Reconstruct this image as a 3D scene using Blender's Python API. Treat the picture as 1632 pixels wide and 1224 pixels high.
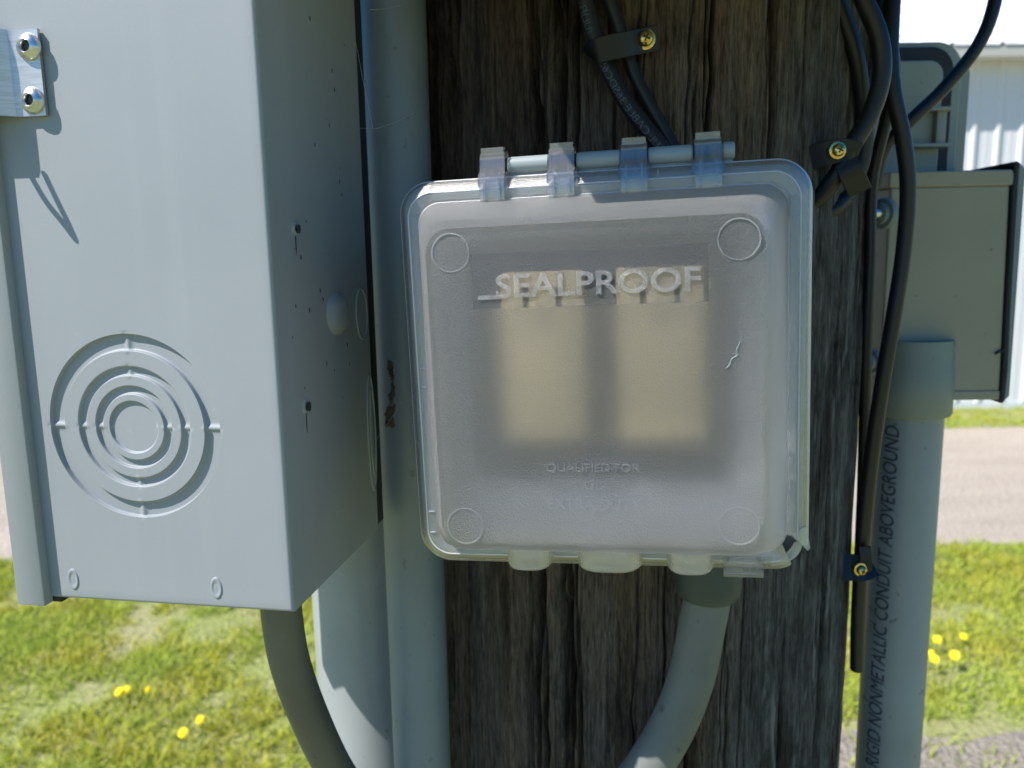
import bpy, bmesh, math, random
import numpy as np
from mathutils import Vector, Matrix
random.seed(7); rng = np.random.default_rng(11)
scene = bpy.context.scene
for o in list(bpy.data.objects): bpy.data.objects.remove(o)
COL = scene.collection
R = math.radians
# ------------------------------------------------------------------ camera
F_PX = 1273.0; CAM = Vector((0, 0, 1.6))
PITCH, ROLL = R(9.2), R(1.0)
_r = Vector((1, 0, 0)); _u = Vector((0, math.sin(PITCH), math.cos(PITCH))); FW = Vector((0, math.cos(PITCH), -math.sin(PITCH)))
RT = _r*math.cos(ROLL) - _u*math.sin(ROLL); UP = _u*math.cos(ROLL) + _r*math.sin(ROLL)
cam = bpy.data.cameras.new("camera"); camo = bpy.data.objects.new("camera", cam); COL.objects.link(camo)
M = Matrix((RT, UP, -FW)).transposed().to_4x4(); M.translation = CAM; camo.matrix_world = M
cam.sensor_width = 36; cam.lens = F_PX/1632*36; cam.clip_start = 0.01; cam.clip_end = 500
cam.dof.use_dof = True; cam.dof.focus_distance = 0.325; cam.dof.aperture_fstop = 13.5
scene.camera = camo
# ------------------------------------------------------------------ light
YAWB = R(10)
eB = Vector((math.cos(YAWB), -math.sin(YAWB), 0)); nB = Vector((math.sin(YAWB), math.cos(YAWB), 0))
SUN = (eB*-1.3 + nB*-1.0 + Vector((0, 0, 2.0))).normalized()
world = bpy.data.worlds.new("World"); scene.world = world; world.use_nodes = True
wn = world.node_tree; sky = wn.nodes.new("ShaderNodeTexSky"); sky.sky_type = 'NISHITA'; sky.sun_disc = False
sky.sun_elevation = math.asin(SUN.z); sky.sun_rotation = math.atan2(SUN.x, SUN.y); sky.air_density = 1.0; sky.dust_density = 0.3; sky.ozone_density = 4.0
bg = wn.nodes["Background"]; bg.inputs[1].default_value = 0.10
hs = wn.nodes.new('ShaderNodeHueSaturation'); hs.inputs['Saturation'].default_value = 1.6
wn.links.new(sky.outputs[0], hs.inputs['Color']); wn.links.new(hs.outputs[0], bg.inputs[0])
sl = bpy.data.lights.new("sun", 'SUN'); sl.energy = 5.0; sl.angle = R(0.53); sl.color = (1, .95, .87)
slo = bpy.data.objects.new("sun", sl); COL.objects.link(slo); slo.rotation_euler = SUN.to_track_quat('Z', 'Y').to_euler(); slo.location = (0, 0, 30)
scene.view_settings.view_transform = 'Standard'; scene.view_settings.look = 'None'
scene.view_settings.exposure = 0.74; scene.view_settings.gamma = 1
# ------------------------------------------------------------------ picking helpers
def ray(px, py): return FW + RT*((px-816)/F_PX) - UP*((py-612)/F_PX)
def at(px, py, Y):
    d = ray(px, py); return CAM + d*(Y/d.y)
def gnd(px, py, h=0):
    d = ray(px, py); return CAM + d*((h-CAM.z)/d.z)
class Frame:
    def __init__(s, o, yaw, roll=0):
        e = Vector((math.cos(yaw), -math.sin(yaw), 0)); n = Vector((math.sin(yaw), math.cos(yaw), 0)); z = Vector((0, 0, 1))
        s.e = e*math.cos(roll)+z*math.sin(roll); s.z = z*math.cos(roll)-e*math.sin(roll); s.n = n; s.o = Vector(o)
        m = Matrix((s.e, s.n, s.z)).transposed().to_4x4(); m.translation = s.o; s.m = m; s.inv = m.inverted()
    def front(s, px, py, y):      # local (x,z) where the sight line meets local plane y
        d = ray(px, py); t = (y-(CAM-s.o).dot(s.n))/d.dot(s.n); P = s.inv @ (CAM+d*t); return P.x, P.z
    def side(s, px, py, x):
        d = ray(px, py); t = (x-(CAM-s.o).dot(s.e))/d.dot(s.e); P = s.inv @ (CAM+d*t); return P.y, P.z
# ------------------------------------------------------------------ objects / tags
def tag(o, label=None, cat=None, group=None, kind=None):
    if label: o['label'] = label
    if cat: o['category'] = cat
    if group: o['group'] = group
    if kind: o['kind'] = kind
    return o
def empty(name, m, label, cat, group=None):
    o = bpy.data.objects.new(name, None); COL.objects.link(o); o.empty_display_size = .02
    o.matrix_world = m if isinstance(m, Matrix) else Matrix.Translation(Vector(m))
    return tag(o, label, cat, group)
class MB:
    def __init__(s): s.v = []; s.f = []
    def add(s, vs, fs):
        b = len(s.v); s.v += [tuple(p) for p in vs]; s.f += [tuple(i+b for i in f) for f in fs]; return s
    def box(s, x0, x1, y0, y1, z0, z1, bev=0, seg=2):
        if bev <= 0:
            v = [(x, y, z) for z in (z0, z1) for y in (y0, y1) for x in (x0, x1)]
            return s.add(v, [(0, 2, 3, 1), (4, 5, 7, 6), (0, 1, 5, 4), (2, 6, 7, 3), (0, 4, 6, 2), (1, 3, 7, 5)])
        bm = bmesh.new(); bmesh.ops.create_cube(bm, size=1)
        for v in bm.verts: v.co = Vector(((x0+x1)/2+v.co.x*(x1-x0), (y0+y1)/2+v.co.y*(y1-y0), (z0+z1)/2+v.co.z*(z1-z0)))
        bmesh.ops.bevel(bm, geom=list(bm.edges), offset=bev, segments=seg, profile=.5, affect='EDGES')
        bm.verts.index_update(); s.add([v.co[:] for v in bm.verts], [[v.index for v in f.verts] for f in bm.faces]); bm.free(); return s
    def tube(s, pts, r, seg=20, cap=True, flat=None):
        pts = [Vector(p) for p in pts]; n = len(pts); rs = r if isinstance(r, (list, tuple)) else [r]*n
        T = [(pts[min(i+1, n-1)]-pts[max(i-1, 0)]).normalized() for i in range(n)]
        a = Vector((0, 1, 0)) if abs(T[0].y) < .9 else Vector((1, 0, 0))
        N = (a-T[0]*a.dot(T[0])).normalized(); vs = []; fr = []
        for i in range(n):
            N = (N-T[i]*N.dot(T[i])).normalized(); B = T[i].cross(N); fr.append((pts[i], T[i], N.copy(), B))
            for k in range(seg):
                t = 2*math.pi*k/seg; vs.append(pts[i]+N*(rs[i]*math.cos(t)*(flat or 1))+B*(rs[i]*math.sin(t)))
        fs = [(i*seg+k, i*seg+(k+1) % seg, (i+1)*seg+(k+1) % seg, (i+1)*seg+k) for i in range(n-1) for k in range(seg)]
        if cap: fs += [tuple(range(seg))[::-1], tuple((n-1)*seg+k for k in range(seg))]
        s.add(vs, fs); return s
    def lathe(s, o, ax, prof, seg=40, close=False):   # prof: (radius, height along ax)
        o = Vector(o); ax = Vector(ax).normalized(); a = Vector((0, 0, 1)) if abs(ax.z) < .9 else Vector((1, 0, 0))
        u = (a-ax*a.dot(ax)).normalized(); w = ax.cross(u); vs = []; m = len(prof)
        for (r, h) in prof:
            for k in range(seg):
                t = 2*math.pi*k/seg; vs.append(o+ax*h+u*(max(r, 1e-6)*math.cos(t))+w*(max(r, 1e-6)*math.sin(t)))
        fs = [(i*seg+k, i*seg+(k+1) % seg, (i+1)*seg+(k+1) % seg, (i+1)*seg+k) for i in range(m-1) for k in range(seg)]
        if close: fs += [tuple(range(seg))[::-1], tuple((m-1)*seg+k for k in range(seg))]
        return s.add(vs, fs)
    def prism(s, poly, x0, x1, axis=0):   # poly in the two other axes
        n = len(poly); vs = []
        for x in (x0, x1):
            for p in poly:
                q = list(p); q.insert(axis, x); vs.append(tuple(q))
        return s.add(vs, [tuple(range(n))[::-1], tuple(range(n, 2*n))]+[(i, (i+1) % n, n+(i+1) % n, n+i) for i in range(n)])
    def build(s, name, mat, parent=None, smooth=38, solid=0):
        me = bpy.data.meshes.new(name); me.from_pydata(s.v, [], s.f); me.update()
        bm = bmesh.new(); bm.from_mesh(me)
        bmesh.ops.recalc_face_normals(bm, faces=bm.faces)
        if smooth:
            c = R(smooth)
            for f in bm.faces: f.smooth = True
            for e in bm.edges:
                if len(e.link_faces) == 2 and e.calc_face_angle(0) > c: e.smooth = False
        bm.to_mesh(me); bm.free(); me.materials.append(mat)
        o = bpy.data.objects.new(name, me); COL.objects.link(o)
        if parent: o.parent = parent
        return o
def spline(pts, n=10):
    P = [Vector(p) for p in pts]; P = [P[0]*2-P[1]]+P+[P[-1]*2-P[-2]]; out = []
    for i in range(1, len(P)-2):
        for k in range(n):
            t = k/n; a, b, c, d = P[i-1:i+3]
            out.append(.5*((2*b)+(c-a)*t+(2*a-5*b+4*c-d)*t*t+(3*b-a-3*c+d)*t*t*t))
    out.append(P[-2]); return out
def rsq(s, r, y, seg=14, sx=None):       # rounded square ring, half size s, corner r, in x,z at depth y
    v = []; sx = sx or s
    for cx, cz, a0 in ((sx-r, s-r, 0), (-(sx-r), s-r, 90), (-(sx-r), -(s-r), 180), (sx-r, -(s-r), 270)):
        for k in range(seg+1):
            t = R(a0+90*k/seg); v.append((cx+r*math.cos(t), y, cz+r*math.sin(t)))
    return v
def loft(mb, rings, caps=(False, False), skip=None):
    n = len(rings[0]); vs = [p for r in rings for p in r]; fs = []
    for i in range(len(rings)-1):
        for k in range(n):
            f = (i*n+k, i*n+(k+1) % n, (i+1)*n+(k+1) % n, (i+1)*n+k)
            if skip:
                c = sum((Vector(vs[j]) for j in f), Vector())/4
                if skip(c): continue
            fs.append(f)
    if caps[0]: fs.append(tuple(range(n)))
    if caps[1]: fs.append(tuple((len(rings)-1)*n+k for k in range(n))[::-1])
    mb.add(vs, fs)
def text_mesh(txt, size, extr=0.0002, offset=0.0, shear=0, spacing=1.0, cuts=0):
    cu = bpy.data.curves.new("t", 'FONT'); cu.body = txt; cu.size = size; cu.extrude = extr; cu.offset = offset; cu.shear = shear
    cu.space_character = spacing; cu.align_x = 'LEFT'; cu.resolution_u = 4
    ob = bpy.data.objects.new("t", cu); COL.objects.link(ob); bpy.context.view_layer.update()
    me = bpy.data.meshes.new_from_object(ob); bpy.data.objects.remove(ob); bpy.data.curves.remove(cu)
    bm = bmesh.new(); bm.from_mesh(me); bpy.data.meshes.remove(me); bmesh.ops.triangulate(bm, faces=bm.faces)
    for _ in range(cuts):
        es = [e for e in bm.edges if e.calc_length() > size*.2]
        if es: bmesh.ops.subdivide_edges(bm, edges=es, cuts=1); bmesh.ops.triangulate(bm, faces=bm.faces)
    bm.verts.index_update(); v = [tuple(q.co) for q in bm.verts]; f = [[q.index for q in g.verts] for g in bm.faces]; bm.free(); return v, f
# ------------------------------------------------------------------ materials
class Mat:
    def __init__(s, name):
        s.m = bpy.data.materials.new(name); s.m.use_nodes = True; s.t = s.m.node_tree; s.t.nodes.clear()
        s.out = s.n('OutputMaterial'); s.co = None
    def n(s, ty, **k):
        nd = s.t.nodes.new('ShaderNode'+ty)
        for a, b in k.items(): setattr(nd, a, b)
        return nd
    def L(s, a, b): s.t.links.new(a, b)
    def coord(s, scale=(1, 1, 1), kind='Object'):
        c = s.n('TexCoord'); mp = s.n('Mapping'); mp.inputs['Scale'].default_value = scale; s.L(c.outputs[kind], mp.inputs[0]); return mp.outputs[0]
    def noise(s, co, scale, detail=4, rough=.55, dist=0):
        q = s.n('TexNoise'); q.inputs['Scale'].default_value = scale; q.inputs['Detail'].default_value = detail
        q.inputs['Roughness'].default_value = rough; q.inputs['Distortion'].default_value = dist; s.L(co, q.inputs['Vector']); return q.outputs['Fac']
    def ramp(s, fac, stops):
        q = s.n('ValToRGB'); e = q.color_ramp.elements
        while len(e) < len(stops): e.new(.5)
        for el, (p, c) in zip(e, stops): el.position = p; el.color = (*c, 1) if len(c) == 3 else c
        s.L(fac, q.inputs[0]); return q.outputs[0]
    def mix(s, f, a, b, mode='MIX'):
        q = s.n('MixRGB'); q.blend_type = mode
        for i, x in zip((0, 1, 2), (f, a, b)):
            if hasattr(x, 'links') or hasattr(x, 'is_linked'): s.L(x, q.inputs[i])
            else: q.inputs[i].default_value = x if not isinstance(x, tuple) else (*x, 1)
        return q.outputs[0]
    def math(s, op, a, b=0.0, c=0.0):
        q = s.n('Math'); q.operation = op
        for i, x in enumerate((a, b, c)):
            if hasattr(x, 'is_linked'): s.L(x, q.inputs[i])
            else: q.inputs[i].default_value = x
        return q.outputs[0]
    def bump(s, h, strength, dist):
        q = s.n('Bump'); q.inputs['Strength'].default_value = strength; q.inputs['Distance'].default_value = dist; s.L(h, q.inputs['Height']); return q.outputs[0]
    def pbr(s, color, rough=.5, metal=0, normal=None, spec=.5, trans=None):
        q = s.n('BsdfPrincipled')
        for k, x in (('Base Color', color), ('Roughness', rough), ('Metallic', metal), ('Specular IOR Level', spec)):
            if hasattr(x, 'is_linked'): s.L(x, q.inputs[k])
            else: q.inputs[k].default_value = (*x, 1) if isinstance(x, tuple) else x
        if normal: s.L(normal, q.inputs['Normal'])
        s.L(q.outputs[0], s.out.inputs[0]); return s.m
def painted(name, col, rough=.42, var=.06, spots=0.0, spec=.5, bumpd=.00006, sc=1.0):
    m = Mat(name); co = m.coord()
    a = m.noise(co, 14*sc, 5); b = m.noise(co, 260*sc, 3)
    dark = tuple(c*(1-var*1.6) for c in col); lite = tuple(min(1, c*(1+var)) for c in col)
    c = m.ramp(a, [(.3, dark), (.7, lite)])
    if spots:
        sp = m.noise(co, 120*sc, 2, .6); c = m.mix(m.ramp(sp, [(.70-spots*.1, (0, 0, 0)), (.76, (1, 1, 1))]), c, tuple(x*.55 for x in col))
    rr = m.ramp(a, [(.2, (rough-.06,)*3), (.8, (rough+.1,)*3)])
    return m.pbr(c, rr, 0, m.bump(b, .35, bumpd), spec)
M_box = painted("grey_enamel", (.33, .37, .405), .36, .035, 0, bumpd=.00004)
m = Mat("weathered_enamel"); a = m.noise(m.coord(), 9, 4); st = m.noise(m.coord((1, 1, .05)), 70, 4, .6); pl = m.noise(m.coord(), 900, 2); sc = m.noise(m.coord((.4, 1, 1)), 60, 6, .75, .8)
c = m.ramp(a, [(.3, (.248, .270, .293)), (.7, (.268, .292, .316))])
c = m.mix(m.ramp(st, [(.52, (0, 0, 0)), (.75, (.09, .09, .09))]), c, (.40, .43, .45))
c = m.mix(m.ramp(sc, [(.66, (0, 0, 0)), (.74, (.35, .35, .35))]), c, (.44, .47, .49))
c = m.mix(m.ramp(m.noise(m.coord((1, 1, .2)), 120, 3), [(.70, (0, 0, 0)), (.80, (.5, .5, .5))]), c, (.17, .19, .20))
M_box = m.pbr(c, m.ramp(a, [(.3, (.46, .46, .46)), (.7, (.58, .58, .58))]), 0, m.bump(m.math('ADD', pl, m.math('MULTIPLY', a, 8)), .35, .00008), .5)
M_pvc = painted("grey_pvc", (.185, .220, .250), .42, .09, .2)
M_pvc3 = painted("pale_pvc", (.29, .315, .33), .3, .06, .1)
M_pvc2 = painted("weathered_pvc", (.19, .225, .24), .5, .1, .25)
M_jb = painted("olive_grey_box", (.30, .27, .205), .55, .06, .1)
M_ufit = painted("upper_fitting", (.28, .30, .265), .5, .1, .2)
M_hub = painted("hub_pvc", (.215, .23, .20), .5, .12, .2)
M_flex = painted("liquidtight_jacket", (.11, .108, .09), .55, .18, .3)
M_flex2 = painted("liquidtight_grey", (.13, .14, .135), .52, .22, .5)
M_fit = painted("connector_plastic", (.035, .05, .052), .45, .1)
M_rub = painted("black_cable", (.009, .009, .013), .42, .2, 0, .45)
M_strap = painted("black_strap", (.011, .012, .017), .4, .1, 0, .35)
M_gask_shade = painted("black_gasket_shade", (.012, .012, .015), .6, .1)
M_ivory = painted("ivory_plastic", (.62, .49, .28), .4, .03)
M_slot = painted("slot_dark", (.03, .03, .035), .6, .02)
M_base = painted("cover_base", (.36, .37, .36), .45, .04)
M_rod = painted("hinge_rod", (.26, .30, .32), .38, .04)
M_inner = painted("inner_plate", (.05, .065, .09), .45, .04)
M_base_glow = painted("pale_base_glow", (.46, .48, .49), .5, .03)
M_white = painted("white_steel", (.62, .63, .64), .35, .02, 0, sc=.1)
M_ink = painted("black_ink", (.055, .06, .08), .5, .05)
M_print = painted("cable_print", (.06, .08, .125), .5, .05)
M_rust = painted("rust_stain", (.07, .035, .02), .9, .3)
m = Mat("mud"); co = m.coord(); a = m.noise(co, 160, 5)
M_mud = m.pbr(m.ramp(a, [(.3, (.03, .02, .015)), (.7, (.12, .075, .055))]), .95, 0, m.bump(a, 1, .002))
m = Mat("brushed_steel"); co = m.coord((1, 1, 14)); a = m.noise(co, 120, 4)
M_steel = m.pbr(m.ramp(a, [(.3, (.45, .43, .42)), (.7, (.60, .58, .57))]), .42, .75, m.bump(a, .2, .00005))
m = Mat("zinc_rivet"); co = m.coord(); a = m.noise(co, 200, 3)
M_rivet = m.pbr(m.ramp(a, [(.3, (.48, .50, .52)), (.7, (.7, .7, .7))]), .28, .9)
m = Mat("yellow_zinc"); co = m.coord(); a = m.noise(co, 300, 3)
M_gold = m.pbr(m.ramp(a, [(.3, (.50, .33, .09)), (.55, (.68, .54, .22)), (.8, (.60, .56, .36))]), .25, .95)
# wood
m = Mat("creosote_wood")
fine = m.noise(m.coord((1, 1, .10)), 1100, 4, .65); mid = m.noise(m.coord((1, 1, .085)), 300, 6, .7, .6); strip_ = m.noise(m.coord((1, 1, .03)), 48, 3, .6, .3)
side = m.noise(m.coord((1, 1, .2)), 8, 2); blot = m.noise(m.coord((1, 1, .35)), 30, 6, .7, .4)
sepw = m.n('SeparateXYZ'); tcw = m.n('TexCoord'); m.L(tcw.outputs['Object'], sepw.inputs[0])
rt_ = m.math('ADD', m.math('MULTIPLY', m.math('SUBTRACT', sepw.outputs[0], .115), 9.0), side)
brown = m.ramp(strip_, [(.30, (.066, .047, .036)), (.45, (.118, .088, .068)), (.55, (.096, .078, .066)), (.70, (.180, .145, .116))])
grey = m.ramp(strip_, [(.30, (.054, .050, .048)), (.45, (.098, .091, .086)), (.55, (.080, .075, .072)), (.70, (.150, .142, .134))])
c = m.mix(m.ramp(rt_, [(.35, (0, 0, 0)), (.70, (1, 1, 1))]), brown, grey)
c = m.mix(.75, c, m.mix(1.0, c, m.ramp(mid, [(.34, (.30, .30, .30)), (.47, (1, 1, 1)), (.70, (1.7, 1.7, 1.7))]), 'MULTIPLY'))
c = m.mix(1.0, c, m.ramp(fine, [(.34, (.45, .45, .45)), (.50, (1, 1, 1)), (.72, (1.45, 1.45, 1.45))]), 'MULTIPLY')
c = m.mix(m.ramp(blot, [(.36, (.75, .75, .75)), (.50, (0, 0, 0))]), c, (.014, .011, .009))
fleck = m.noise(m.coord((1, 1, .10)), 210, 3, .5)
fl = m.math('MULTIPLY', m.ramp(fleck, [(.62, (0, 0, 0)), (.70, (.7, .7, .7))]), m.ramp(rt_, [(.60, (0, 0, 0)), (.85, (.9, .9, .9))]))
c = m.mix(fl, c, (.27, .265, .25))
M_wood = m.pbr(c, .85, 0, m.bump(m.math('ADD', fine, m.math('MULTIPLY', mid, 1.8)), 1.0, .0014), .15)
# clear plastics
def clear(name, tr=.3, rough=.35, haze=.22, front=.10, tint=(.925, .935, .985), bump_sc=900, bump_d=.00012, gl=.12, band=None, ior=1.13, gk=1.3, sheen=0, rt=1.0):
    m = Mat(name); co = m.coord()
    nz = m.noise(co, bump_sc, 3, .6); nrm = m.bump(nz, .8, bump_d)
    ref = m.n('BsdfRefraction'); ref.inputs['IOR'].default_value = ior; ref.inputs['Roughness'].default_value = rough; ref.inputs['Color'].default_value = (tint[0]*rt, tint[1]*rt, tint[2]*rt, 1)
    m.L(nrm, ref.inputs['Normal'])
    tp = m.n('BsdfTransparent'); tp.inputs[0].default_value = (*tint, 1)
    tl = m.n('BsdfTranslucent'); tl.inputs[0].default_value = (*tint, 1)
    df = m.n('BsdfDiffuse'); df.inputs[0].default_value = (*tint, 1)
    g = m.n('BsdfGlossy'); g.inputs['Roughness'].default_value = gl; m.L(nrm, g.inputs['Normal'])
    def mx(f, a, b):
        q = m.n('MixShader')
        if hasattr(f, 'is_linked'): m.L(f, q.inputs[0])
        else: q.inputs[0].default_value = f
        m.L(a, q.inputs[1]); m.L(b, q.inputs[2]); return q.outputs[0]
    trf, hz, fr = tr, haze, front
    if band:
        sep = m.n('SeparateXYZ'); tc = m.n('TexCoord'); m.L(tc.outputs['Object'], sep.inputs[0])
        def inr(o, lo, hi): return m.math('MULTIPLY', m.math('GREATER_THAN', o, lo), m.math('LESS_THAN', o, hi))
        k = m.math('MULTIPLY', inr(sep.outputs[0], band[0], band[1]), inr(sep.outputs[2], band[2], band[3]))
        trf = m.math('MULTIPLY_ADD', k, .80-tr, tr); wall = m.math('GREATER_THAN', sep.outputs[1], -.0360); trf = m.math('SUBTRACT', trf, m.math('MULTIPLY', wall, tr-.03))
        hz = m.math('ADD', m.math('MULTIPLY_ADD', k, .01-haze, haze), m.math('MULTIPLY', wall, .36)); fr = m.math('MULTIPLY_ADD', wall, .07, front)
    scat = mx(.5, tl.outputs[0], df.outputs[0]) if False else tl.outputs[0]
    body = mx(trf, ref.outputs[0], tp.outputs[0])
    body = mx(hz, body, scat); body = mx(fr, body, df.outputs[0])
    fz = m.n('Fresnel'); fz.inputs[0].default_value = 1.5; m.L(nrm, fz.inputs['Normal'])
    body = mx(m.math('MINIMUM', m.math('MULTIPLY', fz.outputs[0], gk), .8), body, g.outputs[0])
    if sheen:
        g2 = m.n('BsdfGlossy'); g2.inputs['Roughness'].default_value = .52; m.L(nrm, g2.inputs['Normal']); body = mx(sheen, body, g2.outputs[0])
    m.L(body, m.out.inputs[0]); return m.m
M_frost = clear("frosted_polycarbonate", tr=.09, rough=.80, haze=.035, front=.013, bump_sc=2000, bump_d=.0016, gl=.28, band=(-.0425, .0405, .0305, .0500), ior=1.24, gk=1.8, sheen=.018, rt=1.0)
M_flange = clear("clear_flange", tr=.58, rough=.12, haze=.08, front=.07, bump_sc=1500, bump_d=.0005, gl=.25, gk=3.5, sheen=.05)
M_clear = clear("clear_polycarbonate", tr=.68, rough=.08, haze=.06, front=.05, bump_sc=300, bump_d=.00006, gl=.10, tint=(.96, .96, .98), gk=1.6, sheen=.01)
M_port = clear("port_polycarbonate", tr=.45, rough=.35, haze=.34, front=.15, bump_sc=900, bump_d=.0006, gl=.25, gk=2.5, tint=(.97, .96, .98))
M_logo = clear("embossed_polycarbonate", tr=.5, rough=.15, haze=.04, front=.025, bump_sc=1600, bump_d=.0010, gl=.2, gk=3.0)
M_faint = clear('faint_emboss', tr=.02, rough=.6, haze=.20, front=.07, bump_sc=1900, bump_d=.0006, gl=.3, ior=1.2, gk=3)
# ------------------------------------------------------------------ ground, road
def sheet(name, x0, x1, y0, y1, z, mat, nx=1, ny=1):
    mb = MB(); vs = [(x0+(x1-x0)*i/nx, y0+(y1-y0)*j/ny, z) for j in range(ny+1) for i in range(nx+1)]
    mb.add(vs, [(j*(nx+1)+i, j*(nx+1)+i+1, (j+1)*(nx+1)+i+1, (j+1)*(nx+1)+i) for j in range(ny) for i in range(nx)])
    return mb.build(name, mat)
m = Mat("soil_turf"); co = m.coord((1, 1, 1)); a = m.noise(co, 3.2, 5); b = m.noise(co, 40, 4)
c = m.mix(m.ramp(a, [(.42, (0, 0, 0)), (.58, (1, 1, 1))]), m.ramp(b, [(.3, (.17, .20, .05)), (.7, (.30, .33, .10))]), m.ramp(b, [(.3, (.22, .22, .09)), (.7, (.36, .34, .17))]))
M_soil = m.pbr(c, .95, 0, m.bump(b, 1, .02))
m = Mat("gravel"); co = m.coord((1, 1, 1)); st = m.coord((.25, 1, 1)); a = m.noise(st, 2.2, 5); b = m.noise(co, 55, 4); v = m.n('TexVoronoi'); v.inputs['Scale'].default_value = 45; m.L(co, v.inputs[0])
c = m.mix(.5, m.ramp(a, [(.3, (.27, .225, .18)), (.7, (.42, .36, .30))]), m.ramp(b, [(.3, (.22, .185, .15)), (.7, (.50, .43, .36))]))
M_grav = m.pbr(c, .95, 0, m.bump(v.outputs[0], .8, .01))
m = Mat("dirt_gravel"); co = m.coord(); a = m.noise(co, 7, 5); b = m.noise(co, 70, 4); v = m.n("TexVoronoi"); v.inputs["Scale"].default_value = 60; m.L(co, v.inputs[0])
M_grav2 = m.pbr(m.mix(.5, m.ramp(a, [(.3, (.19, .165, .12)), (.7, (.31, .275, .22))]), m.ramp(b, [(.3, (.12, .10, .08)), (.7, (.36, .32, .27))])), .95, 0, m.bump(v.outputs[0], 1, .012))
tag(sheet("ground", -60, 60, -20, 100, 0, M_soil), kind='structure')
tag(sheet("gravel_road", -60, 60, 4.14, 6.95, .004, M_grav), kind='structure')
# bare gravel apron near the pole on the right
mb = MB(); n = 60; cpt = (1.25, 1.72)
ring = []
for k in range(n):
    t = 2*math.pi*k/n; w = 1+.10*math.sin(3*t+1)+.07*math.sin(7*t)+.04*math.sin(13*t)
    ring.append((cpt[0]+1.15*w*math.cos(t), cpt[1]+.80*w*math.sin(t), .004))
mb.add([(cpt[0], cpt[1], .004)]+ring, [(0, 1+k, 1+(k+1) % n) for k in range(n)])
tag(mb.build("gravel_patch", M_grav2), kind='structure')
# grass: uncountable blades
def vnoise(x, y, s, seed):
    g = np.random.default_rng(seed).random((256, 256)); X = x*s+100; Y = y*s+100
    xi = np.floor(X).astype(int); yi = np.floor(Y).astype(int); fx = X-xi; fy = Y-yi; fx = fx*fx*(3-2*fx); fy = fy*fy*(3-2*fy)
    G = lambda a, b: g[a % 256, b % 256]
    return (G(xi, yi)*(1-fx)+G(xi+1, yi)*fx)*(1-fy)+(G(xi, yi+1)*(1-fx)+G(xi+1, yi+1)*fx)*fy
def blades(x0, x1, y0, y1, n, seed):
    g = np.random.default_rng(seed); x = g.uniform(x0, x1, n); y = g.uniform(y0, y1, n)
    d = .6*vnoise(x, y, 3.0, 5)+.4*vnoise(x, y, 11, 6); ang = np.arctan2((y-cpt[1])/.8, (x-cpt[0])/1.15)
    rr = np.hypot((x-cpt[0])/1.15, (y-cpt[1])/.8)
    keep = (d+g.normal(0, .07, n) > .385) & ((rr > 1.0) | (g.random(n) < .10)) & ((y < 4.14+g.normal(0, .03, n)) | (y > 6.95+g.normal(0, .05, n)))
    return x[keep], y[keep], d[keep]
parts = [blades(-3.4, -.3, 1.9, 4.3, 62000, 1), blades(.6, 4.2, 1.9, 4.3, 62000, 2), blades(1.5, 7, 6.9, 8.0, 16000, 3), blades(-6, -3, 3, 4.3, 9000, 4), blades(-.3, .6, 1.2, 4.3, 16000, 5)]
x = np.concatenate([p[0] for p in parts]); y = np.concatenate([p[1] for p in parts]); d = np.concatenate([p[2] for p in parts]); n = len(x)
h = rng.uniform(.018, .045, n)*(.6+.9*d); w = rng.uniform(.0020, .0042, n); th = rng.uniform(0, 2*np.pi, n); ln = rng.uniform(.4, 1.6, n)*h; la = rng.uniform(0, 2*np.pi, n)
V = np.zeros((n, 5, 3)); dx, dy = np.cos(th)*w, np.sin(th)*w; lx, ly = np.cos(la)*ln, np.sin(la)*ln
V[:, 0] = np.c_[x-dx, y-dy, np.zeros(n)]; V[:, 1] = np.c_[x+dx, y+dy, np.zeros(n)]
V[:, 2] = np.c_[x+dx*.8+lx*.4, y+dy*.8+ly*.4, h*.6]; V[:, 3] = np.c_[x-dx*.8+lx*.4, y-dy*.8+ly*.4, h*.6]; V[:, 4] = np.c_[x+lx, y+ly, h]
me = bpy.data.meshes.new("grass"); me.vertices.add(n*5); me.vertices.foreach_set("co", V.ravel())
base = np.arange(n)*5; quad = np.c_[base, base+1, base+2, base+3]; tri = np.c_[base+3, base+2, base+4]
loops = np.concatenate([quad.ravel(), tri.ravel()]).astype(np.int32); me.loops.add(len(loops)); me.loops.foreach_set("vertex_index", loops)
me.polygons.add(2*n); me.polygons.foreach_set("loop_start", np.concatenate([np.arange(n)*4, 4*n+np.arange(n)*3]).astype(np.int32))
me.update(calc_edges=True); me.validate()
m = Mat("grass_blades"); co = m.coord(); a = m.noise(co, 2.6, 4); b = m.noise(co, 90, 2)
c = m.mix(m.ramp(a, [(.40, (0, 0, 0)), (.60, (1, 1, 1))]), m.ramp(b, [(.3, (.29, .38, .045)), (.7, (.48, .57, .09))]), m.ramp(b, [(.3, (.36, .38, .03)), (.7, (.56, .54, .07))]))
c = m.mix(m.ramp(m.noise(co, 220, 1), [(.62, (0, 0, 0)), (.68, (1, 1, 1))]), c, (.60, .52, .36))
df = m.n('BsdfDiffuse'); tl = m.n('BsdfTranslucent'); mx = m.n('MixShader'); mx.inputs[0].default_value = .4
m.L(c, df.inputs[0]); m.L(c, tl.inputs[0]); m.L(df.outputs[0], mx.inputs[1]); m.L(tl.outputs[0], mx.inputs[2]); m.L(mx.outputs[0], m.out.inputs[0])
me.materials.append(m.m); go = bpy.data.objects.new("grass", me); COL.objects.link(go)
tag(go, "patchy sunlit lawn grass on both sides of the pole", "grass", kind='stuff')
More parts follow.
